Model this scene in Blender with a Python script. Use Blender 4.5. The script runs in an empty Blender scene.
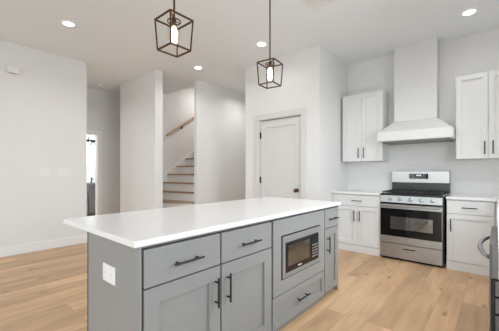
import bpy, bmesh, math, random
from mathutils import Vector, Matrix
random.seed(7)
C = bpy.context.scene.collection
SC = bpy.context.scene

# ------------------------------------------------------------------ camera
cam_d = bpy.data.cameras.new('camera')
cam_d.sensor_width = 36.0
cam_d.lens = 286.57 / 499 * 36.0
cam_d.shift_y = 6.1 / 499
cam_d.clip_start = 0.02
cam = bpy.data.objects.new('camera', cam_d)
C.objects.link(cam)
cam.location = (0, 0, 1.23)
cam.rotation_euler = (math.radians(90), 0, 0.712)
SC.camera = cam

# ------------------------------------------------------------------ world, fill light, exposure
world = bpy.data.worlds.new('world')
SC.world = world
world.use_nodes = True
wn = world.node_tree.nodes
bg = wn['Background']
sky = wn.new('ShaderNodeTexSky')
sky.sky_type = 'NISHITA'
sky.sun_disc = False
sky.sun_elevation = math.radians(40)
world.node_tree.links.new(sky.outputs[0], bg.inputs[0])
bg.inputs[1].default_value = 0.25
SC.cycles.diffuse_bounces = 10
SC.cycles.max_bounces = 16

def area(name, loc, rot, sx, sy, power, col=(1, 1, 1)):
    l = bpy.data.lights.new(name, 'AREA')
    l.shape = 'RECTANGLE'
    l.size = sx; l.size_y = sy
    l.energy = power; l.spread = math.radians(150); l.color = col
    o = bpy.data.objects.new(name, l)
    C.objects.link(o)
    o.location = loc; o.rotation_euler = rot
    return o
H = 3.12
# fill lights at the added, unseen windows behind and right of the camera
R90 = math.radians(90)
FILL_COL = (0.86, 0.945, 1.0)
area('fill_rear', (-3.6, -4.13, 1.45), (math.radians(82), 0, 0), 2.6, 2.3, 27, FILL_COL)
area('fill_rear', (-0.8, -4.13, 1.45), (math.radians(82), 0, 0), 2.0, 2.3, 36, FILL_COL)
area('fill_side', (0.59, -0.85, 1.45), (math.radians(75), 0, R90), 3.2, 2.3, 31, FILL_COL)
area('fill_sink', (0.60, 2.55, 1.68), (math.radians(62), 0, R90), 1.2, 1.1, 32, FILL_COL)
area('fill_bath', (-7.9, 2.7, 2.7), (0, 0, 0), 0.9, 0.9, 42, FILL_COL)  # added overhead fill that brightens the bathroom; no window there

SC.view_settings.view_transform = 'Standard'
SC.view_settings.look = 'None'
SC.view_settings.gamma = 1.0
SC.view_settings.use_curve_mapping = False
SC.view_settings.exposure = 0.38

# ------------------------------------------------------------------ materials
def mat(name, col, rough=0.5, metal=0.0, ior=1.5, coat=0.0, bump=0.0, bump_scale=80, var=0.0, var_scale=6, emit=None, strength=0, stretch=None):
    m = bpy.data.materials.new(name)
    m.use_nodes = True
    nt = m.node_tree; N = nt.nodes; L = nt.links
    b = N['Principled BSDF']
    b.inputs['Base Color'].default_value = (*col, 1)
    b.inputs['Roughness'].default_value = rough
    b.inputs['Metallic'].default_value = metal
    b.inputs['IOR'].default_value = ior
    b.inputs['Coat Weight'].default_value = coat
    tc = N.new('ShaderNodeTexCoord')
    src = tc.outputs['Object']
    if stretch:
        mp = N.new('ShaderNodeMapping'); mp.inputs['Scale'].default_value = stretch
        L.new(src, mp.inputs[0]); src = mp.outputs[0]
    nz = N.new('ShaderNodeTexNoise'); nz.inputs['Scale'].default_value = var_scale
    nz.inputs['Detail'].default_value = 4
    L.new(src, nz.inputs['Vector'])
    mx = N.new('ShaderNodeMix'); mx.data_type = 'RGBA'
    mx.inputs[6].default_value = (*[max(0, c * (1 - var)) for c in col], 1)
    mx.inputs[7].default_value = (*[min(1, c * (1 + var)) for c in col], 1)
    L.new(nz.outputs['Fac'], mx.inputs[0]); L.new(mx.outputs[2], b.inputs['Base Color'])
    if bump:
        n2 = N.new('ShaderNodeTexNoise'); n2.inputs['Scale'].default_value = bump_scale
        n2.inputs['Detail'].default_value = 3
        L.new(src, n2.inputs['Vector'])
        bp = N.new('ShaderNodeBump'); bp.inputs['Strength'].default_value = bump
        bp.inputs['Distance'].default_value = 0.002
        L.new(n2.outputs['Fac'], bp.inputs['Height']); L.new(bp.outputs[0], b.inputs['Normal'])
    if emit:
        b.inputs['Emission Color'].default_value = (*emit, 1)
        b.inputs['Emission Strength'].default_value = strength
    return m

M = {}
M['wall'] = mat('wall_paint', (0.74, 0.735, 0.73), 0.75, bump=0.15, bump_scale=180, var=0.01)
M['ceil'] = mat('ceiling_paint', (0.79, 0.82, 0.835), 0.9, bump=0.2, bump_scale=120, var=0.01)
M['trim'] = mat('trim_paint', (0.82, 0.82, 0.81), 0.4, var=0.01)
M['riser'] = mat('riser_paint', (0.88, 0.875, 0.86), 0.5, var=0.01)
M['door'] = mat('door_paint', (0.66, 0.655, 0.65), 0.45, var=0.01)
M['white'] = mat('white_cabinet_paint', (0.72, 0.725, 0.72), 0.4, var=0.01)
M['hood'] = mat('hood_paint', (0.70, 0.70, 0.695), 0.5, var=0.01)
M['grey'] = mat('grey_cabinet_paint', (0.268, 0.266, 0.256), 0.42, var=0.02)
M['greydark'] = mat('grey_toe_board', (0.22, 0.235, 0.26), 0.5, var=0.02)
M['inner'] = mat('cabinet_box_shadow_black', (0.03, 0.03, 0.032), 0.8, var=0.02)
M['innerw'] = mat('white_cabinet_box', (0.70, 0.70, 0.69), 0.6, var=0.01)
M['quartz'] = mat('white_quartz', (0.775, 0.755, 0.745), 0.16, var=0.015, var_scale=30)
M['steel'] = mat('brushed_stainless_steel', (0.42, 0.415, 0.41), 0.33, metal=0.9, var=0.06, var_scale=8, stretch=(1, 1, 60))
M['steeldark'] = mat('dark_stainless_steel', (0.20, 0.20, 0.205), 0.38, metal=0.9, var=0.05, var_scale=8)
M['satin'] = mat('satin_grey_steel', (0.36, 0.36, 0.365), 0.42, metal=0.55, var=0.04)
M['black'] = mat('black_enamel', (0.012, 0.012, 0.013), 0.25, var=0.05)
M['iron'] = mat('cast_iron', (0.015, 0.015, 0.015), 0.55, bump=0.3, var=0.1)
M['bglass'] = mat('black_glass', (0.004, 0.004, 0.005), 0.04, ior=1.45, var=0.05)
M['window'] = mat('oven_window_glass', (0.02, 0.02, 0.02), 0.05, ior=3.4, var=0.05)
M['handle'] = mat('black_matte_metal', (0.012, 0.012, 0.013), 0.4, metal=0.3, var=0.05)
M['bronze'] = mat('oil_rubbed_bronze', (0.10, 0.055, 0.035), 0.35, metal=0.8, var=0.15)
M['knob'] = mat('antique_bronze', (0.11, 0.065, 0.035), 0.3, metal=0.9, var=0.2)
M['plate'] = mat('white_plastic', (0.79, 0.78, 0.765), 0.4, var=0.01)
M['slot'] = mat('outlet_slot_dark', (0.46, 0.45, 0.43), 0.6, var=0.02)
M['plategap'] = mat('device_gap_grey', (0.70, 0.685, 0.66), 0.6, var=0.02)
M['oak'] = mat('oak_stair_wood', (0.36, 0.235, 0.135), 0.45, var=0.25, var_scale=5, stretch=(1, 12, 12))
M['rail'] = mat('oak_handrail', (0.46, 0.31, 0.17), 0.4, var=0.2, var_scale=5, stretch=(12, 1, 12))
M['led'] = mat('led_diffuser', (0.9, 0.9, 0.9), 0.5, emit=(1, 0.98, 0.94), strength=9)
M['bulb'] = mat('glowing_bulb', (1, 0.8, 0.5), 0.3, emit=(1, 0.80, 0.52), strength=2.6)
M['digit'] = mat('display_glow', (0.5, 0.55, 0.6), 0.3, emit=(0.75, 0.85, 1), strength=0.8)
M['vent'] = mat('vent_enamel', (0.76, 0.76, 0.75), 0.5, var=0.01)
M['vanity'] = mat('vanity_grey', (0.13, 0.135, 0.14), 0.5, var=0.03)
M['vanitylow'] = mat('low_cabinet_grey', (0.19, 0.195, 0.2), 0.5, var=0.03)
M['bath'] = mat('bathroom_white_paint', (0.84, 0.84, 0.84), 0.6, var=0.01)

def glass_mat(name, tint, gloss):
    m = bpy.data.materials.new(name); m.use_nodes = True
    nt = m.node_tree; N = nt.nodes; L = nt.links
    N.remove(N['Principled BSDF'])
    tr = N.new('ShaderNodeBsdfTransparent'); tr.inputs[0].default_value = (*tint, 1)
    gl = N.new('ShaderNodeBsdfGlossy'); gl.inputs['Roughness'].default_value = 0.03
    fr = N.new('ShaderNodeValue'); fr.outputs[0].default_value = gloss
    mx = N.new('ShaderNodeMixShader')
    L.new(fr.outputs[0], mx.inputs[0]); L.new(tr.outputs[0], mx.inputs[1]); L.new(gl.outputs[0], mx.inputs[2])
    L.new(mx.outputs[0], N['Material Output'].inputs[0])
    return m
M['glass'] = glass_mat('clear_glass', (0.97, 0.965, 0.955), 0.05)

def floor_mat():
    m = bpy.data.materials.new('oak_plank_floor'); m.use_nodes = True
    nt = m.node_tree; N = nt.nodes; L = nt.links
    b = N['Principled BSDF']
    tc = N.new('ShaderNodeTexCoord')
    mp = N.new('ShaderNodeMapping'); mp.inputs['Rotation'].default_value = (0, 0, math.radians(90))
    mp.inputs['Location'].default_value = (0.35, 0.06, 0)
    L.new(tc.outputs['Object'], mp.inputs[0])
    br = N.new('ShaderNodeTexBrick')
    br.offset = 0.37; br.offset_frequency = 2
    br.inputs['Scale'].default_value = 1.0
    br.inputs['Brick Width'].default_value = 1.5
    br.inputs['Row Height'].default_value = 0.185
    br.inputs['Mortar Size'].default_value = 0.0016
    br.inputs['Mortar Smooth'].default_value = 0.3
    br.inputs['Bias'].default_value = 0.0
    br.inputs['Color1'].default_value = (0, 0, 0, 1)
    br.inputs['Color2'].default_value = (1, 1, 1, 1)
    br.inputs['Mortar'].default_value = (0.3, 0.3, 0.3, 1)
    L.new(mp.outputs[0], br.inputs['Vector'])
    # per-plank offset for the grain
    sc = N.new('ShaderNodeVectorMath'); sc.operation = 'SCALE'; sc.inputs['Scale'].default_value = 13.0
    L.new(br.outputs['Color'], sc.inputs[0])
    ad = N.new('ShaderNodeVectorMath'); ad.operation = 'ADD'
    L.new(mp.outputs[0], ad.inputs[0]); L.new(sc.outputs[0], ad.inputs[1])
    m2 = N.new('ShaderNodeMapping'); m2.inputs['Scale'].default_value = (1.6, 15, 1)
    L.new(ad.outputs[0], m2.inputs[0])
    g1 = N.new('ShaderNodeTexNoise'); g1.inputs['Scale'].default_value = 1.0; g1.inputs['Detail'].default_value = 5
    g1.inputs['Distortion'].default_value = 0.6
    L.new(m2.outputs[0], g1.inputs['Vector'])
    m3 = N.new('ShaderNodeMapping'); m3.inputs['Scale'].default_value = (1.3, 4.5, 1)
    L.new(ad.outputs[0], m3.inputs[0])
    g2 = N.new('ShaderNodeTexNoise'); g2.inputs['Scale'].default_value = 1.3; g2.inputs['Detail'].default_value = 2
    L.new(m3.outputs[0], g2.inputs['Vector'])
    # knots
    m4 = N.new('ShaderNodeMapping'); m4.inputs['Scale'].default_value = (1.1, 3.2, 1)
    L.new(ad.outputs[0], m4.inputs[0])
    vo = N.new('ShaderNodeTexVoronoi'); vo.inputs['Scale'].default_value = 1.0; vo.voronoi_dimensions = '2D'
    L.new(m4.outputs[0], vo.inputs['Vector'])
    kr = N.new('ShaderNodeMapRange'); kr.inputs[1].default_value = 0.01; kr.inputs[2].default_value = 0.085
    kr.inputs[3].default_value = 1.0; kr.inputs[4].default_value = 0.0
    L.new(vo.outputs['Distance'], kr.inputs[0])
    ramp = N.new('ShaderNodeValToRGB')
    ramp.color_ramp.elements[0].position = 0.25; ramp.color_ramp.elements[0].color = (0.41, 0.245, 0.130, 1)
    ramp.color_ramp.elements[1].position = 0.75; ramp.color_ramp.elements[1].color = (0.74, 0.495, 0.295, 1)
    su = N.new('ShaderNodeMath'); su.operation = 'MULTIPLY_ADD'; su.inputs[1].default_value = 0.55
    hl = N.new('ShaderNodeMath'); hl.operation = 'MULTIPLY'; hl.inputs[1].default_value = 0.45
    L.new(g2.outputs['Fac'], hl.inputs[0])
    L.new(g1.outputs['Fac'], su.inputs[0]); L.new(hl.outputs[0], su.inputs[2])
    L.new(su.outputs[0], ramp.inputs[0])
    # plank tint
    tint = N.new('ShaderNodeMix'); tint.data_type = 'RGBA'
    tint.inputs[6].default_value = (0.80, 0.79, 0.77, 1); tint.inputs[7].default_value = (1.10, 1.10, 1.10, 1)
    sep = N.new('ShaderNodeSeparateColor'); L.new(br.outputs['Color'], sep.inputs[0]); L.new(sep.outputs[0], tint.inputs[0])
    mul = N.new('ShaderNodeMix'); mul.data_type = 'RGBA'; mul.blend_type = 'MULTIPLY'; mul.inputs[0].default_value = 1
    L.new(ramp.outputs[0], mul.inputs[6]); L.new(tint.outputs[2], mul.inputs[7])
    kn = N.new('ShaderNodeMix'); kn.data_type = 'RGBA'; kn.inputs[7].default_value = (0.20, 0.10, 0.045, 1)
    kf = N.new('ShaderNodeMath'); kf.operation = 'MULTIPLY'; kf.inputs[1].default_value = 0.75
    sp = N.new('ShaderNodeSeparateColor'); L.new(vo.outputs['Color'], sp.inputs[0])
    gt = N.new('ShaderNodeMath'); gt.operation = 'GREATER_THAN'; gt.inputs[1].default_value = 0.45; L.new(sp.outputs[0], gt.inputs[0])
    gm = N.new('ShaderNodeMath'); gm.operation = 'MULTIPLY'; L.new(kr.outputs[0], gm.inputs[0]); L.new(gt.outputs[0], gm.inputs[1])
    L.new(gm.outputs[0], kf.inputs[0]); L.new(kf.outputs[0], kn.inputs[0]); L.new(mul.outputs[2], kn.inputs[6])
    mo = N.new('ShaderNodeMix'); mo.data_type = 'RGBA'; mo.inputs[7].default_value = (0.25, 0.16, 0.1, 1)
    mf = N.new('ShaderNodeMath'); mf.operation = 'MULTIPLY'; mf.inputs[1].default_value = 0.55
    L.new(br.outputs['Fac'], mf.inputs[0]); L.new(mf.outputs[0], mo.inputs[0]); L.new(kn.outputs[2], mo.inputs[6])
    L.new(mo.outputs[2], b.inputs['Base Color'])
    b.inputs['Roughness'].default_value = 0.42
    bp = N.new('ShaderNodeBump'); bp.inputs['Strength'].default_value = 0.25; bp.inputs['Distance'].default_value = 0.002
    L.new(g1.outputs['Fac'], bp.inputs['Height']); L.new(bp.outputs[0], b.inputs['Normal'])
    return m
M['floor'] = floor_mat()

# ------------------------------------------------------------------ mesh helpers
def box(bm, x0, x1, y0, y1, z0, z1):
    vs = [bm.verts.new((x, y, z)) for x in (min(x0, x1), max(x0, x1)) for y in (min(y0, y1), max(y0, y1)) for z in (min(z0, z1), max(z0, z1))]
    for f in ((0, 1, 3, 2), (4, 6, 7, 5), (0, 4, 5, 1), (2, 3, 7, 6), (0, 2, 6, 4), (1, 5, 7, 3)):
        bm.faces.new([vs[i] for i in f])

def prism(bm, pts, z0, z1):
    a = [bm.verts.new((p[0], p[1], z0)) for p in pts]
    b = [bm.verts.new((p[0], p[1], z1)) for p in pts]
    bm.faces.new(a[::-1]); bm.faces.new(b)
    n = len(pts)
    for i in range(n):
        bm.faces.new((a[i], a[(i + 1) % n], b[(i + 1) % n], b[i]))

def loft(bm, rings, cap=True, closed=True):
    R = [[bm.verts.new(p) for p in r] for r in rings]
    for a, b in zip(R[:-1], R[1:]):
        n = len(a)
        for i in range(n if closed else n - 1):
            bm.faces.new((a[i], a[(i + 1) % n], b[(i + 1) % n], b[i]))
    if cap:
        bm.faces.new(R[0][::-1]); bm.faces.new(R[-1])

def lathe(bm, origin, axis, prof, n=24, cap=True):
    """prof: list of (radius, distance along axis)."""
    ax = Vector(axis).normalized()
    u = ax.orthogonal().normalized(); v = ax.cross(u)
    o = Vector(origin)
    rings = []
    for r, d in prof:
        r = max(r, 1e-4)
        rings.append([o + ax * d + u * (r * math.cos(2 * math.pi * i / n)) + v * (r * math.sin(2 * math.pi * i / n)) for i in range(n)])
    loft(bm, rings, cap)

def tube(bm, pts, r, n=10, square=False):
    P = [Vector(p) for p in pts]
    rings = []
    prev = None
    for i, p in enumerate(P):
        t = ((P[i] - P[i - 1]) if i else (P[1] - P[0]))
        if 0 < i < len(P) - 1:
            t = (P[i + 1] - P[i]).normalized() + (P[i] - P[i - 1]).normalized()
        t.normalize()
        if prev is None:
            u = Vector((0, 0, 1)).cross(t)
            if u.length < 1e-3: u = Vector((1, 0, 0))
            u.normalize()
        else:
            u = (prev - t * prev.dot(t)).normalized()
        prev = u
        v = t.cross(u)
        if square:
            rings.append([p + u * r * a + v * r * b for a, b in ((1, 1), (-1, 1), (-1, -1), (1, -1))])
        else:
            rings.append([p + u * (r * math.cos(2 * math.pi * k / n)) + v * (r * math.sin(2 * math.pi * k / n)) for k in range(n)])
    loft(bm, rings)

def obj(name, bm, m, parent=None, bevel=0.0, smooth=False):
    bmesh.ops.recalc_face_normals(bm, faces=bm.faces)
    me = bpy.data.meshes.new(name)
    bm.to_mesh(me); bm.free()
    o = bpy.data.objects.new(name, me)
    C.objects.link(o)
    me.materials.append(M[m] if isinstance(m, str) else m)
    if smooth:
        for p in me.polygons: p.use_smooth = True
        es = o.modifiers.new('edge', 'EDGE_SPLIT'); es.split_angle = math.radians(40)
    if bevel:
        b = o.modifiers.new('bevel', 'BEVEL'); b.width = bevel; b.segments = 2; b.limit_method = 'ANGLE'
    if parent:
        o.parent = parent
        ro = Vector(parent.get('_o', (0, 0, 0)))
        me.transform(Matrix.Translation(-ro))
        o['_o'] = list(ro)
    return o

def boxes(name, bl, m, parent=None, bevel=0.0):
    bm = bmesh.new()
    for b in bl: box(bm, *b)
    return obj(name, bm, m, parent, bevel)

def thing(name, label, cat, loc, group=None):
    o = bpy.data.objects.new(name, None); C.objects.link(o)
    o.empty_display_size = 0.1
    o.location = loc; o['_o'] = list(loc)
    o['label'] = label; o['category'] = cat
    if group: o['group'] = group
    return o

def struct(name, bm_or_boxes, m, parent=None, bevel=0.0, label=None, cat=None):
    if isinstance(bm_or_boxes, list):
        o = boxes(name, bm_or_boxes, m, parent, bevel)
    else:
        o = obj(name, bm_or_boxes, m, parent, bevel)
    if not parent: o['kind'] = 'structure'
    if label: o['label'] = label
    if cat: o['category'] = cat
    return o

# a cabinet face: a = along, o = outwards, z up
class Face:
    def __init__(s, d, plane): s.d = d; s.p = plane
    def pt(s, a, o, z):
        if s.d == '+X': return (s.p + o, a, z)
        if s.d == '-X': return (s.p - o, a, z)
        return (a, s.p - o, z)
    def box(s, bm, a0, a1, o0, o1, z0, z1):
        p, q = s.pt(a0, o0, z0), s.pt(a1, o1, z1)
        box(bm, p[0], q[0], p[1], q[1], p[2], q[2])
    def out(s):
        return {'+X': (1, 0, 0), '-X': (-1, 0, 0), '-Y': (0, -1, 0)}[s.d]

def slab_front(F, name, a0, a1, z0, z1, m, par, t=0.02):
    bm = bmesh.new(); F.box(bm, a0, a1, -t, 0, z0, z1)
    return obj(name, bm, m, par, 0.0015)

def shaker_front(F, name, a0, a1, z0, z1, m, par, st=0.06, t=0.024, rec=0.016):
    bm = bmesh.new()
    F.box(bm, a0, a0 + st, -t, 0, z0, z1); F.box(bm, a1 - st, a1, -t, 0, z0, z1)
    F.box(bm, a0 + st, a1 - st, -t, 0, z0, z0 + st); F.box(bm, a0 + st, a1 - st, -t, 0, z1 - st, z1)
    F.box(bm, a0 + st, a1 - st, -t + 0.002, -rec, z0 + st, z1 - st)
    return obj(name, bm, m, par)

def bar_pull(F, par, a, z, length, vertical, r=0.006, stand=0.032, name='handle'):
    bm = bmesh.new()
    h = length / 2; k = h * 0.68
    if vertical:
        tube(bm, [F.pt(a, stand, z - h), F.pt(a, stand, z + h)], r)
        for s in (-k, k): tube(bm, [F.pt(a, -0.001, z + s), F.pt(a, stand, z + s)], r * 0.85)
    else:
        tube(bm, [F.pt(a - h, stand, z), F.pt(a + h, stand, z)], r)
        for s in (-k, k): tube(bm, [F.pt(a + s, -0.001, z), F.pt(a + s, stand, z)], r * 0.85)
    o = obj(name, bm, 'handle', par, smooth=True)
    return o

# ------------------------------------------------------------------ room shell
XL, XR, YB, YW = -5.394, 0.66, -4.2, 5.0
struct('floor', [(-9.1, 0.9, -4.4, 6.7, -0.08, 0.0)], 'floor')
struct('ceiling', [(-9.1, 0.9, -4.4, 3.98, H, H + 0.1), (-4.79, 0.9, 3.98, 6.7, H, H + 0.1), (-9.1, -6.11, 3.98, 6.7, H, H + 0.1)], 'ceil')
bm = bmesh.new()
sl = 0.44
loft(bm, [[(-6.1, 3.98, H), (-4.8, 3.98, H), (-4.8, 3.98, H + 0.1), (-6.1, 3.98, H + 0.1)],
          [(-6.1, 6.6, H + sl * 2.62), (-4.8, 6.6, H + sl * 2.62), (-4.8, 6.6, H + 0.1 + sl * 2.62), (-6.1, 6.6, H + 0.1 + sl * 2.62)]])
struct('ceiling_stairs', bm, 'ceil')
struct('wall_left', [(XL - 0.12, XL, -4.2, 1.92, 0, H)], 'wall')
struct('wall_range', [(-2.006, 0.78, YW, YW + 0.12, 0, H)], 'wall')
# wall behind the camera, with two large openings
struct('wall_rear', [(-5.5, -4.95, YB - 0.12, YB, 0, H), (-2.25, -1.85, YB - 0.12, YB, 0, H), (0.25, 0.78, YB - 0.12, YB, 0, H),
                     (-4.95, -2.25, YB - 0.12, YB, 2.62, H), (-1.85, 0.25, YB - 0.12, YB, 2.62, H),
                     (-4.95, -2.25, YB - 0.12, YB, 0, 0.27), (-1.85, 0.25, YB - 0.12, YB, 0, 0.27)], 'wall')
struct('wall_right', [(XR, XR + 0.12, -4.2, -2.6, 0, H), (XR, XR + 0.12, 0.9, 1.9, 0, H), (XR, XR + 0.12, 3.2, 5.0, 0, H),
                      (XR, XR + 0.12, -2.6, 0.9, 2.62, H), (XR, XR + 0.12, -2.6, 0.9, 0, 0.27),
                      (XR, XR + 0.12, 1.9, 3.2, 2.25, H), (XR, XR + 0.12, 1.9, 3.2, 0, 1.1)], 'wall')
def win(n, F, a0, a1, z0, z1, bars):  # unseen windows, added to light the room evenly
    bm = bmesh.new(); w = 0.05
    F.box(bm, a0, a0 + w, -0.09, -0.03, z0, z1); F.box(bm, a1 - w, a1, -0.09, -0.03, z0, z1)
    F.box(bm, a0 + w, a1 - w, -0.09, -0.03, z0, z0 + w); F.box(bm, a0 + w, a1 - w, -0.09, -0.03, z1 - w, z1)
    for i in range(1, bars):
        c = a0 + (a1 - a0) * i / bars
        F.box(bm, c - 0.025, c + 0.025, -0.09, -0.03, z0 + w, z1 - w)
    f = struct('window_%d' % n, bm, 'trim')
    bm = bmesh.new(); F.box(bm, a0 + w, a1 - w, -0.064, -0.058, z0 + w, z1 - w)
    obj('pane', bm, 'glass', f)
class RearFace(Face):
    def pt(s, a, o, z): return (a, s.p + o, z)
win(1, RearFace('+Y', YB), -4.95, -2.25, 0.27, 2.62, 3)
win(2, RearFace('+Y', YB), -1.85, 0.25, 0.27, 2.62, 2)
win(3, Face('-X', XR), -2.6, 0.9, 0.27, 2.62, 3)
win(4, Face('-X', XR), 1.9, 3.2, 1.1, 2.25, 2)
# closet (pantry) box with its door opening
DX0, DX1, DZ = -3.136, -2.334, 2.105
PX0, PX1, PY = -3.48, -2.006, 3.92
struct('wall_pantry', [(PX0, DX0 - 0.02, PY, PY + 0.12, 0, H), (DX1 + 0.02, PX1, PY, PY + 0.12, 0, H), (DX0 - 0.02, DX1 + 0.02, PY, PY + 0.12, DZ + 0.02, H),
                       (PX1 - 0.12, PX1, PY + 0.12, YW + 0.12, 0, H), (PX0, PX0 + 0.12, PY + 0.12, 6.5, 0, H)], 'wall')
# wall by the stairs, partition and stairwell wall
struct('wall_hall', [(-4.75, -4.67, 3.75, 6.5, 0, 4.3)], 'wall')
struct('wall_partition', [(-6.18, -4.785, 2.87, 3.03, 0, H)], 'wall')
struct('wall_stair', [(-6.2, -6.1, 3.03, 6.5, 0, 4.3)], 'wall')
struct('wall_back', [(-9.1, 0.9, 6.5, 6.62, 0, 4.3)], 'wall')
# hall end wall with a doorway to the bathroom
HX = -6.95
struct('wall_hallway', [(HX - 0.12, HX, 0.4, 1.88, 0, H), (HX - 0.12, HX, 2.715, 6.5, 0, H), (HX - 0.12, HX, 1.88, 2.715, 2.09, H),
                        (HX, XL - 0.12, 0.4, 0.5, 0, H)], 'wall')
struct('wall_bathroom', [(-9.02, -8.92, 0.9, 4.2, 0, H), (-8.92, HX - 0.12, 0.9, 1.0, 0, H), (-8.92, HX - 0.12, 4.1, 4.2, 0, H)], 'bath')
cw = 0.075
struct('trim_1', [(HX, HX + 0.018, 2.715, 2.715 + cw, 0, 2.09 + cw), (HX, HX + 0.018, 1.88 - cw, 1.88, 0, 2.09 + cw), (HX, HX + 0.018, 1.88, 2.715, 2.09, 2.09 + cw),
                  (HX - 0.12, HX, 2.703, 2.715, 0, 2.09), (HX - 0.12, HX, 1.88, 1.892, 0, 2.09), (HX - 0.12, HX, 1.892, 2.703, 2.078, 2.09)], 'trim')
# pantry door casing
cz = 0.095
struct('trim_2', [(DX0 - 0.02 - cz, DX0 - 0.02, PY - 0.018, PY, 0, DZ + 0.02), (DX1 + 0.02, DX1 + 0.02 + cz, PY - 0.018, PY, 0, DZ + 0.02),
                  (DX0 - 0.02 - cz, DX1 + 0.02 + cz, PY - 0.018, PY, DZ + 0.02, DZ + 0.02 + cz),
                  (DX0 - 0.02, DX0 - 0.005, PY, PY + 0.12, 0, DZ + 0.02), (DX1 + 0.005, DX1 + 0.02, PY, PY + 0.12, 0, DZ + 0.02),
                  (DX0 - 0.005, DX1 + 0.005, PY, PY + 0.12, DZ + 0.012, DZ + 0.02)], 'door', bevel=0.002)
# baseboards
bh, bt = 0.135, 0.016
struct('baseboard_left', [(XL, XL + bt, YB, 1.92, 0, bh), (XL - 0.12, XL + bt, 1.92, 1.92 + bt, 0, bh)], 'trim', bevel=0.003)
struct('baseboard_hall', [(-4.67, -4.67 + bt, 3.75, 6.5, 0, bh)], 'trim', bevel=0.003)
struct('baseboard_partition', [(-6.18, -4.785, 2.87 - bt, 2.87, 0, bh), (-4.785, -4.785 + bt, 2.87 - bt, 3.03, 0, bh)], 'trim', bevel=0.003)
struct('baseboard_pantry', [(PX0, DX0 - 0.02 - cz, PY - bt, PY, 0, bh), (DX1 + 0.02 + cz, PX1 + bt, PY - bt, PY, 0, bh), (PX1, PX1 + bt, PY, 4.36, 0, bh)], 'trim', bevel=0.003)
struct('baseboard_hallway', [(HX, HX + bt, 2.715 + cw, 6.5, 0, bh)], 'trim', bevel=0.003)

# pantry door
FD = Face('-Y', PY + 0.012)
d = thing('door_1', 'white single-panel door with round bronze knob, closed in its casing', 'door', ((DX0 + DX1) / 2, PY + 0.03, 0))
d['kind'] = 'structure'
bm = bmesh.new()
s_ = 0.105
FD.box(bm, DX0, DX0 + s_, -0.035, 0, 0.008, DZ); FD.box(bm, DX1 - s_, DX1, -0.035, 0, 0.008, DZ)
for z0, z1 in ((0.008, 0.22), (DZ - 0.12, DZ)):
    FD.box(bm, DX0 + s_, DX1 - s_, -0.035, 0, z0, z1)
FD.box(bm, DX0 + s_, DX1 - s_, -0.033, -0.010, 0.22, DZ - 0.12)
obj('door_panel', bm, 'door', d)
bm = bmesh.new()
kx, kz = DX1 - 0.062, 0.932
lathe(bm, FD.pt(kx, 0, kz), (0, -1, 0), [(0.03, 0), (0.03, 0.006), (0.012, 0.010), (0.011, 0.03), (0.024, 0.036), (0.033, 0.048), (0.029, 0.062), (0.008, 0.070)])
obj('door_knob', bm, 'knob', d, smooth=True)
for z in (1.86, 1.085, 0.25):
    bm = bmesh.new()
    tube(bm, [FD.pt(DX0 + 0.002, 0.012, z - 0.055), FD.pt(DX0 + 0.002, 0.012, z + 0.055)], 0.009)
    FD.box(bm, DX0 - 0.004, DX0 + 0.016, -0.001, 0.010, z - 0.05, z + 0.05)
    obj('hinge', bm, 'handle', d)

# ------------------------------------------------------------------ stairs
st = thing('staircase', 'winding staircase with oak treads and white risers beyond the partition opening', 'stairs', (-5.45, 3.6, 0))
nos = [((-4.82, 3.05), (-4.82, 3.69)), ((-5.2, 3.05), (-4.82, 3.75)), ((-6.09, 3.10), (-4.82, 3.80)), ((-6.09, 3.69), (-4.82, 3.88)),
       ((-6.09, 3.86), (-4.82, 3.97)), ((-6.09, 4.00), (-4.82, 4.08))]
while len(nos) < 13:
    y = 4.00 + 0.27 * (len(nos) - 5)
    nos.append(((-6.09, y), (-4.82, y)))
RZ = 0.196
for k in range(12):
    (lx, ly), (rx, ry) = nos[k]; (lx2, ly2), (rx2, ry2) = nos[k + 1]
    z = RZ * (k + 1)
    dv = Vector((-(ry - ly), rx - lx)); dv.normalize()
    if dv.y < 0 or (abs(dv.y) < 1e-6 and dv.x > 0): dv = -dv
    n = -dv * 0.028
    poly = [(lx + n.x, ly + n.y), (rx + n.x * .3, ry + n.y)]
    poly += [(rx2, ry2), (lx2, ly2)]
    if k == 1: poly = [(lx + n.x, ly), (rx + n.x, ry + n.y), (rx2, ry2), (lx2, ly2)]
    poly = [(min(max(p[0], -6.095), -4.795), max(p[1], 3.035)) for p in poly]
    if k == 0: poly = [(-4.80, 3.035), (-4.80, 3.69), (rx2, ry2), (lx2, ly2)]
    bm = bmesh.new(); prism(bm, poly, z - 0.029, z)
    t = obj('tread', bm, 'oak', st)
    base = max(0.0, z - RZ - 0.25)
    bm = bmesh.new(); prism(bm, [(lx, ly), (rx, ry), (rx2, ry2), (lx2, ly2)], base, z - 0.029)
    obj('riser', bm, 'riser', st)
bm = bmesh.new()
def sk(y): return 0.196 * 6 + (y - 4.00) * 0.196 / 0.27
pts = [(3.86, 0.9), (3.86, sk(3.86) + 0.07), (6.2, sk(6.2) + 0.07), (6.2, sk(6.2) - 0.25)]
loft(bm, [[(-6.098, y, z) for y, z in pts], [(-6.078, y, z) for y, z in pts]])
obj('skirt_board', bm, 'trim', st)
lp = thing('added_stair_lamp', 'unseen round lamp added on the sloping ceiling high over the stairs', 'ceiling light', (-5.45, 5.0, 3.5))  # added out of view to brighten the stairwell
bm = bmesh.new(); lathe(bm, (-5.45, 5.0, 3.565), (0, 0.40, -0.92), [(0.15, 0), (0.15, 0.03), (0.13, 0.034)], 28)
obj('lamp_base', bm, 'trim', lp, smooth=True)
bm = bmesh.new(); lathe(bm, (-5.45, 5.013, 3.535), (0, 0.40, -0.92), [(0.128, 0), (0.12, 0.03), (0.07, 0.055), (0.01, 0.062)], 28)
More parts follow.
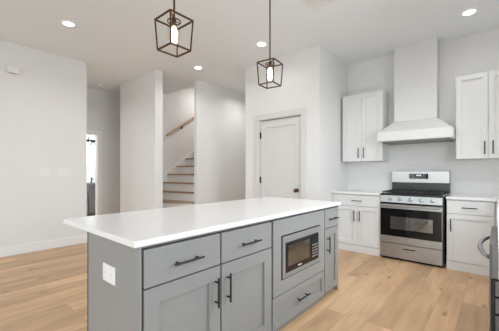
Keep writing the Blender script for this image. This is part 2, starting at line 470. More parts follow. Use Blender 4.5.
obj('lamp_globe', bm, 'led', lp, smooth=True)
ll = bpy.data.lights.new('stair_fill', 'AREA'); ll.shape = 'DISK'; ll.size = 0.25; ll.energy = 9; ll.color = (1, 0.96, 0.93)
lo = bpy.data.objects.new('stair_fill', ll); C.objects.link(lo); lo.location = (0, 0.05, -0.05); lo.parent = lp
hr = thing('handrail', 'oak handrail fixed along the white stairwell wall', 'handrail', (-6.03, 4.4, 2.1))
def rz(y): return 2.105 + (y - 3.93) * 0.683
bm = bmesh.new()
tube(bm, [(-6.03, y, rz(y)) for y in (3.93, 4.6, 5.4, 6.2)], 0.024, 12)
obj('rail', bm, 'rail', hr, smooth=True)
for y in (4.40, 5.5):
    bm = bmesh.new()
    lathe(bm, (-6.099, y, rz(y) - 0.085), (1, 0, 0), [(0.03, 0), (0.03, 0.006), (0.012, 0.010)], 16)
    tube(bm, [(-6.095, y, rz(y) - 0.085), (-6.05, y, rz(y) - 0.08), (-6.03, y, rz(y) - 0.06), (-6.03, y, rz(y) - 0.02)], 0.008)
    obj('bracket', bm, 'bronze', hr, smooth=True)

# ------------------------------------------------------------------ bathroom seen through the doorway
v = thing('bathroom_vanity', 'dark grey bathroom vanity seen through the far doorway', 'vanity', (-8.62, 3.45, 0))
FV = Face('+X', -8.35)
boxes('body', [(-8.9, -8.372, 3.03, 3.93, 0.1, 0.875), (-8.9, -8.43, 3.03, 3.93, 0, 0.1)], 'vanity', v)
boxes('vanity_top', [(-8.9, -8.33, 3.02, 3.94, 0.878, 0.915)], 'vanity', v, 0.003)
for i in range(2):
    dr = shaker_front(FV, 'door', 3.036 + i * 0.45, 3.476 + i * 0.45, 0.11, 0.70, 'vanity', v)
    bar_pull(FV, dr, 3.436 if i == 0 else 3.526, 0.6, 0.16, True)
    dd = slab_front(FV, 'drawer', 3.036 + i * 0.45, 3.476 + i * 0.45, 0.71, 0.87, 'vanity', v)
    bar_pull(FV, dd, 3.17 + i * 0.45, 0.79, 0.14, False)
lb = thing('low_cabinet', 'small low grey cabinet standing left of the bathroom vanity', 'cabinet', (-8.6, 2.94, 0))
boxes('body', [(-8.9, -8.36, 2.86, 3.005, 0.06, 0.5), (-8.9, -8.40, 2.86, 3.005, 0, 0.06)], 'vanitylow', lb)
boxes('cabinet_top', [(-8.9, -8.35, 2.855, 3.01, 0.5, 0.52)], 'vanitylow', lb)
fa = thing('faucet', 'small black faucet on the bathroom vanity top', 'faucet', (-8.62, 3.19, 0.915))
bm = bmesh.new()
lathe(bm, (-8.62, 3.19, 0.915), (0, 0, 1), [(0.028, 0), (0.028, 0.01), (0.016, 0.015), (0.016, 0.12)], 14)
tube(bm, [(-8.62, 3.19, 0.10 + 0.915), (-8.56, 3.19, 0.13 + 0.915), (-8.50, 3.19, 0.11 + 0.915), (-8.49, 3.19, 0.08 + 0.915)], 0.012)
obj('spout', bm, 'handle', fa, smooth=True)
bm = bmesh.new(); tube(bm, [(-8.62, 3.19, 1.03), (-8.62, 3.19, 1.06), (-8.66, 3.19, 1.075)], 0.009)
obj('lever', bm, 'handle', fa, smooth=True)
# wall light
wl = thing('wall_light', 'black vanity light with glass shades high on the bathroom wall', 'wall light', (-8.9, 3.3, 2.12))
boxes('mount_plate', [(-8.92, -8.90, 3.16, 3.5, 2.09, 2.15)], 'handle', wl, 0.004)
bm = bmesh.new(); tube(bm, [(-8.84, 3.20, 2.21), (-8.84, 3.20, 2.12), (-8.84, 3.5, 2.12)], 0.012); tube(bm, [(-8.9, 3.3, 2.12), (-8.84, 3.3, 2.12)], 0.012)
obj('arm', bm, 'handle', wl, smooth=True)
for y in (3.22, 3.44):
    bm = bmesh.new(); lathe(bm, (-8.80, y, 2.12), (0, 0, -1), [(0.02, -0.02), (0.03, 0.0), (0.05, 0.05), (0.062, 0.13)], 18, cap=False)
    s = obj('glass_shade', bm, 'glass', wl, smooth=True)
    bm = bmesh.new(); tube(bm, [(-8.84, y, 2.12), (-8.80, y, 2.12)], 0.012); lathe(bm, (-8.80, y, 2.14), (0, 0, -1), [(0.02, 0), (0.02, 0.05)], 12)
    obj('socket', bm, 'handle', wl, smooth=True)
    bm = bmesh.new(); lathe(bm, (-8.80, y, 2.09), (0, 0, -1), [(0.012, 0), (0.026, 0.03), (0.026, 0.05), (0.01, 0.075)], 14)
    obj('bulb', bm, 'plate', wl, smooth=True)
# paper roll on the vanity side
pr = thing('paper_roll', 'white paper roll on a short black arm beside the bathroom vanity', 'paper roll', (-8.42, 3.02, 0.62))
bm = bmesh.new(); lathe(bm, (-8.42, 2.955, 0.50 + 0.022), (0, 0, 1), [(0.02, 0), (0.046, 0.0), (0.048, 0.10), (0.02, 0.10)], 18)
obj('roll', bm, 'plate', pr, smooth=True)
bm = bmesh.new(); tube(bm, [(-8.42, 2.955, 0.622), (-8.42, 2.955, 0.66), (-8.42, 3.018, 0.66)], 0.010)
obj('arm', bm, 'handle', pr, smooth=True)

# ------------------------------------------------------------------ wall and ceiling fittings
def plate(name, label, F, a0, a1, z0, z1, gangs, kind, group=None):
    c = F.pt((a0 + a1) / 2, 0, (z0 + z1) / 2)
    t = thing(name, label, 'light switch' if kind != 'outlet' else 'outlet', c, group)
    bm = bmesh.new(); F.box(bm, a0, a1, 0.0005, 0.007, z0, z1)
    obj('cover_plate', bm, 'plate', t, 0.002)
    w = (a1 - a0) / gangs
    for g in range(gangs):
        c0 = a0 + w * (g + .5)
        hh = (z1 - z0) * 0.29
        bm = bmesh.new(); F.box(bm, c0 - 0.019, c0 + 0.019, 0.006, 0.0082, (z0 + z1) / 2 - hh - .003, (z0 + z1) / 2 + hh + .003)
        s = obj('device_frame', bm, 'plategap', t)
        bm = bmesh.new(); F.box(bm, c0 - 0.0165, c0 + 0.0165, 0.006, 0.010, (z0 + z1) / 2 - hh, (z0 + z1) / 2 + hh)
        r = obj('rocker' if kind != 'outlet' else 'receptacle', bm, 'plate', t, 0.001)
        if kind == 'outlet':
            bm = bmesh.new()
            zc = (z0 + z1) / 2
            for dz in ((-0.02, 0.02) if hh > 0.03 else (0,)):
                for da in (-0.007, 0.007):
                    F.box(bm, c0 + da - 0.0015, c0 + da + 0.0015, 0.009, 0.0105, zc + dz - 0.005, zc + dz + 0.006)
            obj('slots', bm, 'slot', r)
    return t
FL = Face('+X', XL)
plate('light_switch', 'two-gang white light switch, nearer of the pair on the left wall', FL, 1.25, 1.383, 1.155, 1.275, 2, 'switch')
plate('light_switch', 'three-gang white light switch plate, nearer the hall corner on the left wall', FL, 1.49, 1.68, 1.15, 1.272, 3, 'switch')
ch = thing('door_chime', 'white box-shaped door chime high on the left wall', 'door chime', (XL, 0.91, 2.72))
boxes('housing', [(XL + 0.0005, XL + 0.055, 0.845, 0.99, 2.672, 2.765)], 'plate', ch, 0.006)
boxes('side_bracket', [(XL + 0.0005, XL + 0.05, 0.828, 0.843, 2.69, 2.765)], 'wall', ch, 0.002)
boxes('lower_grille', [(XL + 0.004, XL + 0.05, 0.875, 0.945, 2.669, 2.673)], 'slot', ch)

def can(x, y, label, power=5):
    t = thing('recessed_light', label, 'ceiling light', (x, y, H), 'recessed ceiling lights')
    bm = bmesh.new(); lathe(bm, (x, y, H - 0.0005), (0, 0, -1), [(0.084, 0), (0.084, 0.004), (0.076, 0.008), (0.062, 0.009), (0.060, 0.004)], 32, cap=False)
    obj('trim_ring', bm, 'vent', t, smooth=True)
    bm = bmesh.new(); lathe(bm, (x, y, H - 0.0006), (0, 0, -1), [(0.0605, 0), (0.0605, 0.006)], 32)
    obj('diffuser', bm, 'led', t)
    l = bpy.data.lights.new('downlight', 'AREA'); l.shape = 'DISK'; l.size = 0.14; l.energy = power; l.spread = math.radians(150); l.color = (0.98, 0.98, 0.97)
    o = bpy.data.objects.new('downlight', l); C.objects.link(o); o.location = (0, 0, -0.02); o.parent = t
can(-4.137, 1.261, 'round recessed ceiling light above the left wall with the switches')
can(-4.105, 3.329, 'round recessed ceiling light in front of the stairs')
can(-2.637, 3.33, 'round recessed ceiling light in front of the pantry door, beside the farther pendant', 2)
can(-0.248, 4.267, 'round recessed ceiling light above the right wall cabinet', 1.5)
can(-2.637, 1.26, 'unseen recessed ceiling light added over the far side of the island')  # extra light out of view, added for even lighting
can(-0.55, 2.9, 'unseen recessed ceiling light added over the aisle between island and range', 11)  # added out of view to lift the range wall
can(-6.0, 1.5, 'unseen recessed ceiling light added deep in the hallway behind the left wall', 7)  # added out of view to brighten the dark hallway
can(-4.05, 4.9, 'round recessed ceiling light hidden in the passage behind the pantry corner', 6)
sd = thing('smoke_detector', 'small white disc smoke detector on the dim hallway ceiling', 'smoke detector', (-6.55, 2.6, H))
bm = bmesh.new(); lathe(bm, (-6.55, 2.6, H - 0.0005), (0, 0, -1), [(0.065, 0), (0.065, 0.012), (0.055, 0.03), (0.02, 0.034)], 24)
obj('housing', bm, 'plate', sd, smooth=True)
bm = bmesh.new(); lathe(bm, (-6.55, 2.6, H - 0.034), (0, 0, -1), [(0.012, 0), (0.012, 0.004)], 12)
obj('test_button', bm, 'plategap', sd)
vt = thing('ceiling_vent', 'square white slatted air vent in the ceiling above the island', 'air vent', (-1.46, 2.9, H))
vx, vy, vs = -1.475, 2.87, 0.165
bl = [(vx - vs, vx + vs, vy - vs, vy - vs + .035, H - .008, H - .0005), (vx - vs, vx + vs, vy + vs - .035, vy + vs, H - .008, H - .0005),
      (vx - vs, vx - vs + .035, vy - vs + .035, vy + vs - .035, H - .008, H - .0005), (vx + vs - .035, vx + vs, vy - vs + .035, vy + vs - .035, H - .008, H - .0005)]
boxes('frame', bl, 'vent', vt, 0.002)
boxes('duct_backing', [(vx - vs + .03, vx + vs - .03, vy - vs + .03, vy + vs - .03, H - .0020, H - .0006)], 'slot', vt)
bm = bmesh.new()
for i in range(9):
    yy = vy - vs + .045 + i * .03
    loft(bm, [[(x, yy, H - .003), (x, yy + .018, H - .009), (x, yy + .018, H - .0075), (x, yy, H - .0022)] for x in (vx - vs + .035, vx + vs - .035)])
obj('louvers', bm, 'vent', vt)

# ------------------------------------------------------------------ pendants
def pendant(x, y, label, zt, zb, rot):
    t = thing('pendant_light', label, 'pendant light', (x, y, H), 'lantern pendants over the island')
    bm = bmesh.new(); lathe(bm, (x, y, H - 0.0005), (0, 0, -1), [(0.06, 0), (0.06, 0.018), (0.05, 0.024), (0.012, 0.026)], 24)
    obj('canopy', bm, 'bronze', t, smooth=True)
    a, b = 0.092, 0.080
    bm = bmesh.new(); tube(bm, [(x, y, H - 0.02), (x, y, zt)], 0.007)
    obj('rod', bm, 'bronze', t, smooth=True)
    q2 = math.sqrt(2)
    T = [(x + a * q2 * math.cos(rot + R90 * k + R90 / 2), y + a * q2 * math.sin(rot + R90 * k + R90 / 2), zt) for k in range(4)]
    B = [(x + b * q2 * math.cos(rot + R90 * k + R90 / 2), y + b * q2 * math.sin(rot + R90 * k + R90 / 2), zb) for k in range(4)]
    bm = bmesh.new(); r = 0.0048
    for i in range(4):
        tube(bm, [T[i], T[(i + 1) % 4]], r, square=True); tube(bm, [B[i], B[(i + 1) % 4]], r, square=True); tube(bm, [T[i], B[i]], r, square=True)
    tube(bm, [T[1], T[3]], r * .8, square=True); 
    obj('cage_frame', bm, 'bronze', t)
    bm = bmesh.new(); lathe(bm, (x, y, zt + 0.012), (0, 0, -1), [(0.010, 0), (0.016, 0.008), (0.016, 0.02), (0.015, 0.05), (0.012, 0.055)], 20)
    obj('socket', bm, 'bronze', t, smooth=True)
    bm = bmesh.new(); lathe(bm, (x, y, zt - 0.006), (0, 0, -1), [(0.042, 0.0), (0.048, 0.0), (0.048, 0.006), (0.042, 0.006), (0.042, 0.0)], 28, cap=False)
    tube(bm, [(x - 0.044, y, zt - 0.003), (x + 0.044, y, zt - 0.003)], 0.003); tube(bm, [(x, y - 0.044, zt - 0.0032), (x, y + 0.044, zt - 0.0032)], 0.003)
    obj('shade_ring', bm, 'bronze', t, smooth=True)
    bm = bmesh.new(); lathe(bm, (x, y, zt - 0.01), (0, 0, -1), [(0.045, 0), (0.045, 0.02), (0.043, 0.13)], 28, cap=False)
    obj('glass_shade', bm, 'glass', t, smooth=True)
    bm = bmesh.new(); lathe(bm, (x, y, zt - 0.044), (0, 0, -1), [(0.012, 0), (0.018, 0.012), (0.024, 0.04), (0.024, 0.10), (0.016, 0.122), (0.003, 0.130)], 20)
    obj('bulb', bm, 'bulb', t, smooth=True)
pendant(-1.70, 1.167, 'bronze lantern pendant with glowing bulb over the near end of the island', 2.283, 2.074, 0.0)
pendant(-1.70, 2.28, 'bronze lantern pendant with glowing bulb over the far end of the island', 2.302, 2.085, math.radians(7))

# ------------------------------------------------------------------ island
XF = -1.25                      # plane of the fronts
IY0, IY1, IXB = 0.67, 2.862, -1.872
FI = Face('+X', XF)
T_ = 0.02
g = 0.0068
wt = boxes('island_worktop', [(-2.187, -1.228, 0.635, 2.885, 0.885, 0.915)], 'quartz', None, 0.003)
wt['label'] = 'long white quartz worktop on the grey kitchen island'; wt['category'] = 'worktop'

def carcass(par, y0, y1, back=IXB, openz=None):
    bl = [(back, XF - T_ - 0.004, y0 + 0.001, y1 - 0.001, 0.10, 0.884), (back, XF - 0.075, y0 + 0.001, y1 - 0.001, 0.0, 0.10)]
    return bl
# double-door cabinet at the near end, with the painted end panel
c1 = thing('island_double_cabinet', 'grey island cabinet with two drawers over two doors and an outlet in its end', 'cabinet', (-1.56, 1.19, 0))
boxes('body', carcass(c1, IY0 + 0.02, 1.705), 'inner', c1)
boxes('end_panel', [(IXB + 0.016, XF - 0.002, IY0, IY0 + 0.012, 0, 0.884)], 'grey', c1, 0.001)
boxes('shade_strip', [(IXB - 0.004, IXB + 0.0155, IY0 + 0.002, IY0 + 0.019, 0, 0.884)], 'inner', c1)  # near-black strip stands in for the shadow along the panel edge
boxes('toe_board', [(XF - 0.074, XF - 0.06, IY0 + 0.02, 1.705, 0, 0.099)], 'greydark', c1)
boxes('top_rail', [(XF - 0.0235, XF - 0.0205, IY0 + 0.02, 1.704, 0.866, 0.884)], 'grey', c1)
for a0, a1, hx in ((0.687, 1.187, 1.140), (1.187, 1.701, 1.238)):
    q = slab_front(FI, 'drawer', a0 + g, a1 - g, 0.678, 0.860, 'grey', c1)
    bar_pull(FI, q, (a0 + a1) / 2, 0.762, 0.185, False)
    q = shaker_front(FI, 'door', a0 + g, a1 - g, 0.055, 0.670, 'grey', c1, st=0.082)
    bar_pull(FI, q, hx, 0.527, 0.172, True)
# microwave cabinet
c2 = thing('island_microwave_cabinet', 'grey island cabinet holding the built-in microwave over a deep drawer', 'cabinet', (-1.56, 2.13, 0))
y0, y1 = 1.705, 2.553
MW = (1.823, 2.446, 0.396, 0.734)
bl = [(IXB, -1.75, y0 + .001, y1 - .001, 0.10, 0.884), (-1.75, XF - .024, y0 + .001, y0 + .02, 0.10, 0.884), (-1.75, XF - .024, y1 - .02, y1 - .001, 0.10, 0.884),
      (-1.75, XF - .024, y0 + .02, y1 - .02, 0.10, 0.36), (-1.75, XF - .024, y0 + .02, y1 - .02, 0.775, 0.884), (IXB, XF - 0.075, y0 + .001, y1 - .001, 0, 0.10)]
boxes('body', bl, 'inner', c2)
bm = bmesh.new()
A0, A1, Z0, Z1 = MW[0] - .002, MW[1] + .002, MW[2] - .002, MW[3] + .002
FI.box(bm, y0 + 2 * g, A0, -T_, 0, 0.292, 0.862); FI.box(bm, A1, y1 - g, -T_, 0, 0.292, 0.862)
FI.box(bm, A0, A1, -T_, 0, 0.292, Z0); FI.box(bm, A0, A1, -T_, 0, Z1, 0.862)
obj('face_panel', bm, 'grey', c2)
boxes('top_rail', [(XF - 0.0235, XF - 0.0205, y0 + .001, y1 - .001, 0.866, 0.884)], 'greydark', c2)
q = shaker_front(FI, 'drawer', y0 + g, y1 - g, 0.05, 0.284, 'grey', c2, st=0.055)
bar_pull(FI, q, 2.12, 0.178, 0.185, False)
boxes('toe_board', [(XF - 0.074, XF - 0.06, y0, y1, 0, 0.099), ], 'greydark', c2)
boxes('base_strip', [(XF - 0.0595, XF - 0.028, y0, y1, 0, 0.032)], 'greydark', c2, 0.004)
# narrow cabinet
c3 = thing('island_narrow_cabinet', 'narrow grey island cabinet with one drawer over one door at the far end', 'cabinet', (-1.56, 2.71, 0))
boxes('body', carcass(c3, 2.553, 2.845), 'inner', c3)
boxes('end_panel', [(IXB, XF - 0.002, 2.846, IY1, 0.0, 0.884), ], 'grey', c3, 0.001)
boxes('top_rail', [(XF - 0.0235, XF - 0.0205, 2.554, 2.845, 0.866, 0.884)], 'greydark', c3)
q = slab_front(FI, 'drawer', 2.553 + g, 2.858, 0.679, 0.862, 'grey', c3)
bar_pull(FI, q, 2.71, 0.765, 0.185, False)
q = shaker_front(FI, 'door', 2.553 + g, 2.858, 0.058, 0.672, 'grey', c3, st=0.065)
bar_pull(FI, q, 2.60, 0.522, 0.165, True)
boxes('toe_board', [(XF - 0.074, XF - 0.06, 2.555, 2.845, 0, 0.099)], 'greydark', c3)
# back panel of the island
bp = boxes('island_back_panel', [(IXB - 0.02, IXB - 0.001, IY0 + 0.021, IY1, 0, 0.884)], 'grey', None, 0.001)
bp['label'] = 'grey panel covering the far seating side of the island'; bp['category'] = 'panel'
# microwave
mw = thing('microwave', 'stainless built-in microwave with dark window in the grey island', 'microwave', (-1.5, (MW[0] + MW[1]) / 2, MW[2]))
boxes('body', [(-1.72, XF - 0.022, MW[0] + .02, MW[1] - .02, MW[2] + .01, MW[3] - .01)], 'black', mw)
bm = bmesh.new()
a0, a1, z0, z1 = MW
FI.box(bm, a0, a0 + .008, -.02, 0.004, z0, z1); FI.box(bm, a1 - .008, a1, -.02, 0.004, z0, z1)
FI.box(bm, a0 + .008, a1 - .008, -.02, 0.004, z0, z0 + .007); FI.box(bm, a0 + .008, a1 - .008, -.02, 0.004, z1 - .007, z1)
obj('edge_trim', bm, 'black', mw)
bm = bmesh.new()
fa0, fa1, fz0, fz1 = a0 + .008, a1 - .008, z0 + .007, z1 - .007
ia0, ia1, iz0, iz1 = 1.868, 2.408, 0.437, 0.675
FI.box(bm, fa0, ia0, -.02, 0.008, fz0, fz1); FI.box(bm, ia1, fa1, -.02, 0.008, fz0, fz1)
FI.box(bm, ia0, ia1, -.02, 0.008, fz0, iz0); FI.box(bm, ia0, ia1, -.02, 0.008, iz1, fz1)
obj('trim_frame', bm, 'satin', mw)
bm = bmesh.new(); FI.box(bm, ia0 + .002, 2.268, -.018, 0.012, iz0 + .002, iz1 - .002)
md = obj('door', bm, 'black', mw, 0.002)
bm = bmesh.new(); FI.box(bm, ia0 + .03, 2.235, 0.0115, 0.0135, iz0 + .05, iz1 - .03)
obj('window', bm, 'window', md)
bm = bmesh.new(); FI.box(bm, 2.05, 2.062, 0.0115, 0.0128, iz0 + .018, iz0 + .030); FI.box(bm, 2.068, 2.10, 0.0115, 0.0128, iz0 + .020, iz0 + .028)
obj('maker_mark', bm, 'plate', md)
bm = bmesh.new(); FI.box(bm, 2.272, ia1 - .002, -.018, 0.011, iz0 + .002, iz1 - .002)
mc = obj('control_panel', bm, 'bglass', mw, 0.002)
bm = bmesh.new()
for i in range(5):
    for j in range(3):
        FI.box(bm, 2.292 + j * .036, 2.308 + j * .036, 0.0105, 0.0125, iz0 + .035 + i * .025, iz0 + .045 + i * .025)
obj('buttons', bm, 'slot', mc)
bm = bmesh.new(); FI.box(bm, 2.290, 2.385, 0.0105, 0.0122, iz1 - .05, iz1 - .022)
obj('display', bm, 'bglass', mc)
# outlet on the end panel (lies on its side)
FE = Face('-Y', IY0)
plate('wall_outlet', 'square white outlet plate on the near grey end of the island', FE, -1.634, -1.492, 0.640, 0.733, 2, 'outlet')

# ------------------------------------------------------------------ white base cabinets along the range wall
FBY = 4.372                     # plane of the fronts
FB = Face('-Y', FBY)
def base_box(par, x0, x1):
    boxes('body', [(x0, x1, FBY + T_ + .002, YW - .002, 0.11, 0.884), (x0, x1, FBY + .014, YW - .002, 0, 0.11)], 'innerw', par)
    boxes('toe_board', [(x0, x1, FBY + .002, FBY + .013, 0, 0.105)], 'white', par, 0.002)
cl = thing('base_cabinet', 'white base cabinet with one drawer over two doors left of the range', 'cabinet', (-1.64, 4.7, 0), 'white base cabinets')
bx0, bx1 = -2.0, -1.274
base_box(cl, bx0, bx1)
q = shaker_front(FB, 'drawer', bx0 + .004, bx1 - .003, 0.708, 0.870, 'white', cl, st=0.045, rec=0.007)
bar_pull(FB, q, -1.607, 0.787, 0.16, False)
mid = -1.607
q = shaker_front(FB, 'door', bx0 + .004, mid - .0015, 0.115, 0.702, 'white', cl); bar_pull(FB, q, mid - .042, 0.556, 0.16, True)
q = shaker_front(FB, 'door', mid + .0015, bx1 - .003, 0.115, 0.702, 'white', cl); bar_pull(FB, q, mid + .042, 0.556, 0.16, True)
cr = thing('base_cabinet', 'white base cabinet with one drawer over one door right of the range', 'cabinet', (-0.25, 4.7, 0), 'white base cabinets')
bx0, bx1 = -0.482, -0.010
base_box(cr, bx0, bx1)
q = shaker_front(FB, 'drawer', bx0 + .004, bx1 - .012, 0.708, 0.870, 'white', cr, st=0.045, rec=0.007)
bar_pull(FB, q, -0.25, 0.787, 0.15, False)
q = shaker_front(FB, 'door', bx0 + .004, bx1 - .012, 0.115, 0.702, 'white', cr); bar_pull(FB, q, bx0 + .045, 0.563, 0.16, True)
wl_ = boxes('left_worktop', [(-2.004, -1.273, 4.347, YW - .001, 0.885, 0.915)], 'quartz', None, 0.003)
wl_.name = 'worktop'; wl_['label'] = 'short white quartz worktop left of the range'; wl_['category'] = 'worktop'
bm = bmesh.new()
prism(bm, [(-0.486, 4.347), (0.004, 4.347), (0.004, 1.2), (0.655, 1.2), (0.655, YW - .001), (-0.486, YW - .001)], 0.885, 0.915)
wr_ = obj('worktop', bm, 'quartz', None, 0.003)
wr_['label'] = 'white quartz corner worktop right of the range, running above the dishwasher'; wr_['category'] = 'worktop'
# run under the added side window, seen edge-on
FR = Face('-X', 0.03)
cs = thing('sink_cabinet', 'white base cabinet in the right corner behind the dishwasher, seen edge-on', 'cabinet', (0.34, 3.4, 0), 'white base cabinets')
boxes('body', [(0.052, 0.65, 2.50, 4.36, 0.11, 0.884), (0.1, 0.65, 2.50, 4.36, 0, 0.11)], 'innerw', cs)
boxes('filler_strip', [(-0.008, 0.052, 4.375, 4.395, 0.0, 0.884)], 'white', cs)
for a0, a1 in ((2.503, 3.15), (3.153, 3.80), (3.803, 4.355)):
    shaker_front(FR, 'door', a0, a1, 0.115, 0.870, 'white', cs)
ce = thing('end_cabinet', 'white base cabinet on the near side of the dishwasher, out of frame', 'cabinet', (0.34, 1.5, 0), 'white base cabinets')
boxes('body', [(0.052, 0.65, 1.22, 1.85, 0.11, 0.884), (0.1, 0.65, 1.22, 1.85, 0, 0.11)], 'innerw', ce)
shaker_front(FR, 'door', 1.223, 1.847, 0.115, 0.870, 'white', ce)
# dishwasher
dw = thing('dishwasher', 'stainless dishwasher with a bowed bar handle at the right edge of the kitchen', 'dishwasher', (0.3, 2.175, 0))
dy0, dy1 = 1.86, 2.49
boxes('tub', [(0.016, 0.63, dy0 + .004, dy1 - .004, 0.02, 0.872)], 'steeldark', dw)
bm = bmesh.new()
box(bm, -0.028, -0.021, dy0, dy1, 0.10, 0.868); box(bm, -0.021, 0.012, dy0, dy1, 0.70, 0.868)
obj('door', bm, 'steeldark', dw, 0.002)
boxes('gasket', [(-0.020, -0.006, dy0 + .002, dy1 - .002, 0.10, 0.698)], 'black', dw)
bl = [(-0.005, 0.015, dy0 + .003, dy1 - .003, z, z + 0.075) for z in (0.615, 0.53, 0.445, 0.36, 0.275, 0.19)]
boxes('inner_frame', bl, 'steeldark', dw)
bm = bmesh.new()
pts = []
for i in range(15):
    t = i / 14
    pts.append((-0.030 - 0.045 * math.sin(math.pi * t) ** 0.7, dy0 + 0.02 + (dy1 - dy0 - 0.04) * t, 0.80))
tube(bm, pts, 0.011, 12)
obj('handle', bm, 'steel', dw, smooth=True)

# ------------------------------------------------------------------ upper cabinets
FUY = 4.671
FU = Face('-Y', FUY)
def upper(x0, x1, ds, label, z0=1.398, z1=2.487):
    t = thing('wall_cabinet', label, 'cabinet', ((x0 + x1) / 2, 4.83, z0), 'white wall cabinets')
    boxes('body', [(x0, x1, FUY + T_ + .001, YW - .001, z0, z1)], 'white', t)
    for a0, a1, hx in ds:
        q = shaker_front(FU, 'door', a0, a1, z0 + .002, z1 - .002, 'white', t, st=0.06)
        bar_pull(FU, q, hx, z0 + .135, 0.165, True)
upper(-1.965, -1.33, ((-1.963, -1.6495, -1.692), (-1.6465, -1.332, -1.608)), 'white two-door wall cabinet left of the range hood')
upper(-0.412, 0.25, ((-0.410, -0.084, -0.115), (-0.078, 0.248, -0.035)), 'white two-door wall cabinet right of the range hood')

# ------------------------------------------------------------------ range hood
hd = thing('range_hood', 'white tapered chimney range hood above the stainless range', 'range hood', (-0.875, 4.7, 1.665))
hx0, hx1, hy = -1.322, -0.420, 4.40
cx0, cx1, cy = -1.185, -0.632, 4.74
yb = YW - .001
bm = bmesh.new()
box(bm, hx0, hx1, hy, yb, 1.668, 1.80)
obj('skirt', bm, 'hood', hd, 0.003)
bm = bmesh.new()
loft(bm, [[(hx0 + .01, hy + .01, 1.801), (hx1 - .01, hy + .01, 1.801), (hx1 - .01, yb, 1.801), (hx0 + .01, yb, 1.801)],
          [(cx0, cy, 1.985), (cx1, cy, 1.985), (cx1, yb, 1.985), (cx0, yb, 1.985)]])
obj('canopy', bm, 'hood', hd)
boxes('chimney', [(cx0 + .002, cx1 - .002, cy + .002, yb, 1.986, H - .001)], 'hood', hd, 0.002)
boxes('filter_panel', [(hx0 + .04, hx1 - .04, hy + .04, yb - .04, 1.655, 1.667)], 'steeldark', hd)

# ------------------------------------------------------------------ range
rg = thing('gas_range', 'stainless steel gas range with black oven door below the white hood', 'range', (-0.885, 4.65, 0))
rx0, rx1 = -1.267, -0.521
RF = Face('-Y', 4.34)
boxes('body', [(rx0, rx1 + .014, 4.362, 4.985, 0.03, 0.905)], 'black', rg)
boxes('kick_panel', [(rx0 + .03, rx1 - .03, 4.40, 4.9, 0, 0.029)], 'black', rg)
# drawer with a slot grip
bm = bmesh.new()
sx0, sx1, sz0, sz1 = -0.965, -0.822, 0.163, 0.178
RF.box(bm, rx0, sx0, -.02, .002, 0.035, 0.228); RF.box(bm, sx1, rx1, -.02, .002, 0.035, 0.228)
RF.box(bm, sx0, sx1, -.02, .002, 0.035, sz0); RF.box(bm, sx0, sx1, -.02, .002, sz1, 0.228)
RF.box(bm, sx0, sx1, -.02, -.016, sz0, sz1)
dr = obj('drawer', bm, 'steel', rg)
bm = bmesh.new(); RF.box(bm, sx0, sx1, -.0158, -.012, sz0, sz1); obj('grip_slot', bm, 'black', dr)
# oven door
bm = bmesh.new()
RF.box(bm, rx0, rx1, -.02, .004, 0.236, 0.332)
RF.box(bm, rx0, rx1, -.02, .004, 0.716, 0.775)
RF.box(bm, rx0, rx0 + .006, -.02, .004, 0.332, 0.716)
RF.box(bm, rx1 - .006, rx1, -.02, .004, 0.332, 0.716)
bmesh.ops.remove_doubles(bm, verts=bm.verts, dist=1e-5)
od = obj('oven_door', bm, 'steel', rg)
bm = bmesh.new(); RF.box(bm, rx0 + .0065, rx1 - .0065, -.02, .003, 0.333, 0.715)
gl = obj('door_glass', bm, 'bglass', od, 0.001)
bm = bmesh.new(); RF.box(bm, -1.13, -0.625, .0025, .0045, 0.432, 0.605)
obj('oven_window', bm, 'window', od)
bm = bmesh.new(); RF.box(bm, -0.905, -0.893, .0035, .0055, 0.284, 0.296); RF.box(bm, -0.888, -0.865, .0035, .0055, 0.286, 0.294)
obj('maker_mark', bm, 'slot', od)
bm = bmesh.new()
tube(bm, [RF.pt(rx0 + .03, .05, 0.762), RF.pt(rx1 - .03, .05, 0.762)], 0.014, 14)
for x in (rx0 + .05, rx1 - .05): tube(bm, [RF.pt(x, .002, 0.755), RF.pt(x, .05, 0.762)], 0.011)
obj('handle', bm, 'steel', od, smooth=True)
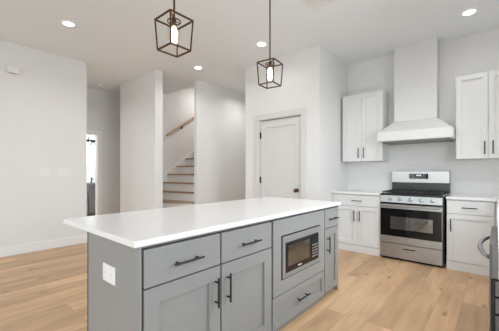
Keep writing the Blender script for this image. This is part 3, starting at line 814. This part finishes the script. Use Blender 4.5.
# control panel, slightly tilted
bm = bmesh.new()
loft(bm, [[(x, 4.338, 0.800), (x, 4.365, 0.800), (x, 4.385, 0.895), (x, 4.352, 0.895)] for x in (rx0, rx1)])
cp = obj('control_panel', bm, 'steel', rg, 0.002)
for i in range(5):
    kx = -0.885 + (i - 2) * 0.128
    bm = bmesh.new(); lathe(bm, (kx, 4.346, 0.848), (0, -1, 0.12), [(0.024, 0), (0.024, 0.008), (0.019, 0.010), (0.017, 0.032), (0.012, 0.034)], 20)
    kn = obj('knob', bm, 'steel', rg, smooth=True)
    bm = bmesh.new(); lathe(bm, (kx, 4.346, 0.848), (0, -1, 0.12), [(0.0255, -0.002), (0.0255, 0.003)], 20)
    obj('knob_collar', bm, 'steeldark', kn)
boxes('cooktop', [(rx0, rx1 + .010, 4.352, 4.93, 0.906, 0.922)], 'black', rg, 0.004)
boxes('side_rail', [(rx1 - .008, rx1 + .014, 4.36, 4.895, 0.9055, 0.927)], 'steel', rg, 0.003)
for bxp, byp, br_ in ((-1.10, 4.50, .05), (-1.10, 4.78, .04), (-0.885, 4.64, .05), (-0.67, 4.50, .05), (-0.67, 4.78, .035)):
    bm = bmesh.new(); lathe(bm, (bxp, byp, 0.922), (0, 0, 1), [(br_, 0), (br_, .008), (br_ * .8, .012), (br_ * .8, .018), (br_ * .3, .02)], 20)
    obj('burner', bm, 'iron', rg, smooth=True)
for k in range(3):
    gx0 = rx0 + .02 + k * 0.238; gx1 = gx0 + 0.232
    bl = []
    for x in (gx0, gx1 - .012, (gx0 + gx1) / 2 - .006): bl.append((x, x + .012, 4.385, 4.90, 0.938, 0.952))
    for y in (4.385, 4.50, 4.64, 4.78, 4.888): bl.append((gx0 + .0121, gx1 - .0121, y, y + .012, 0.9381, 0.9519))
    for x in (gx0, gx1 - .012):
        for y in (4.39, 4.88): bl.append((x + .001, x + .011, y, y + .01, 0.922, 0.9385))
    boxes('grate', bl, 'iron', rg)
bgd = boxes('backguard', [(-1.255, -0.505, 4.90, 4.985, 1.062, 1.236)], 'steel', rg, 0.004)
boxes('vent_panel', [(-1.255, -0.502, 4.905, 4.985, 0.923, 1.0615)], 'black', rg)
dsp = boxes('display', [(-1.012, -0.762, 4.895, 4.901, 1.122, 1.198)], 'bglass', bgd)
boxes('clock_digits', [(x, x + .009, 4.894, 4.896, 1.166, 1.182) for x in (-0.912, -0.898, -0.880, -0.866)], 'digit', dsp)
for z in (1.142, 1.164, 1.180):
    boxes('button_mark', [(x, x + .010, 4.894, 4.896, z, z + .004) for x in (-0.985, -0.960)], 'plategap', dsp)
    boxes('button_mark', [(x, x + .010, 4.894, 4.896, z, z + .004) for x in (-0.820, -0.795)], 'plategap', dsp)

# internal bookkeeping is not part of the scene
for o in bpy.data.objects:
    if '_o' in o: del o['_o']
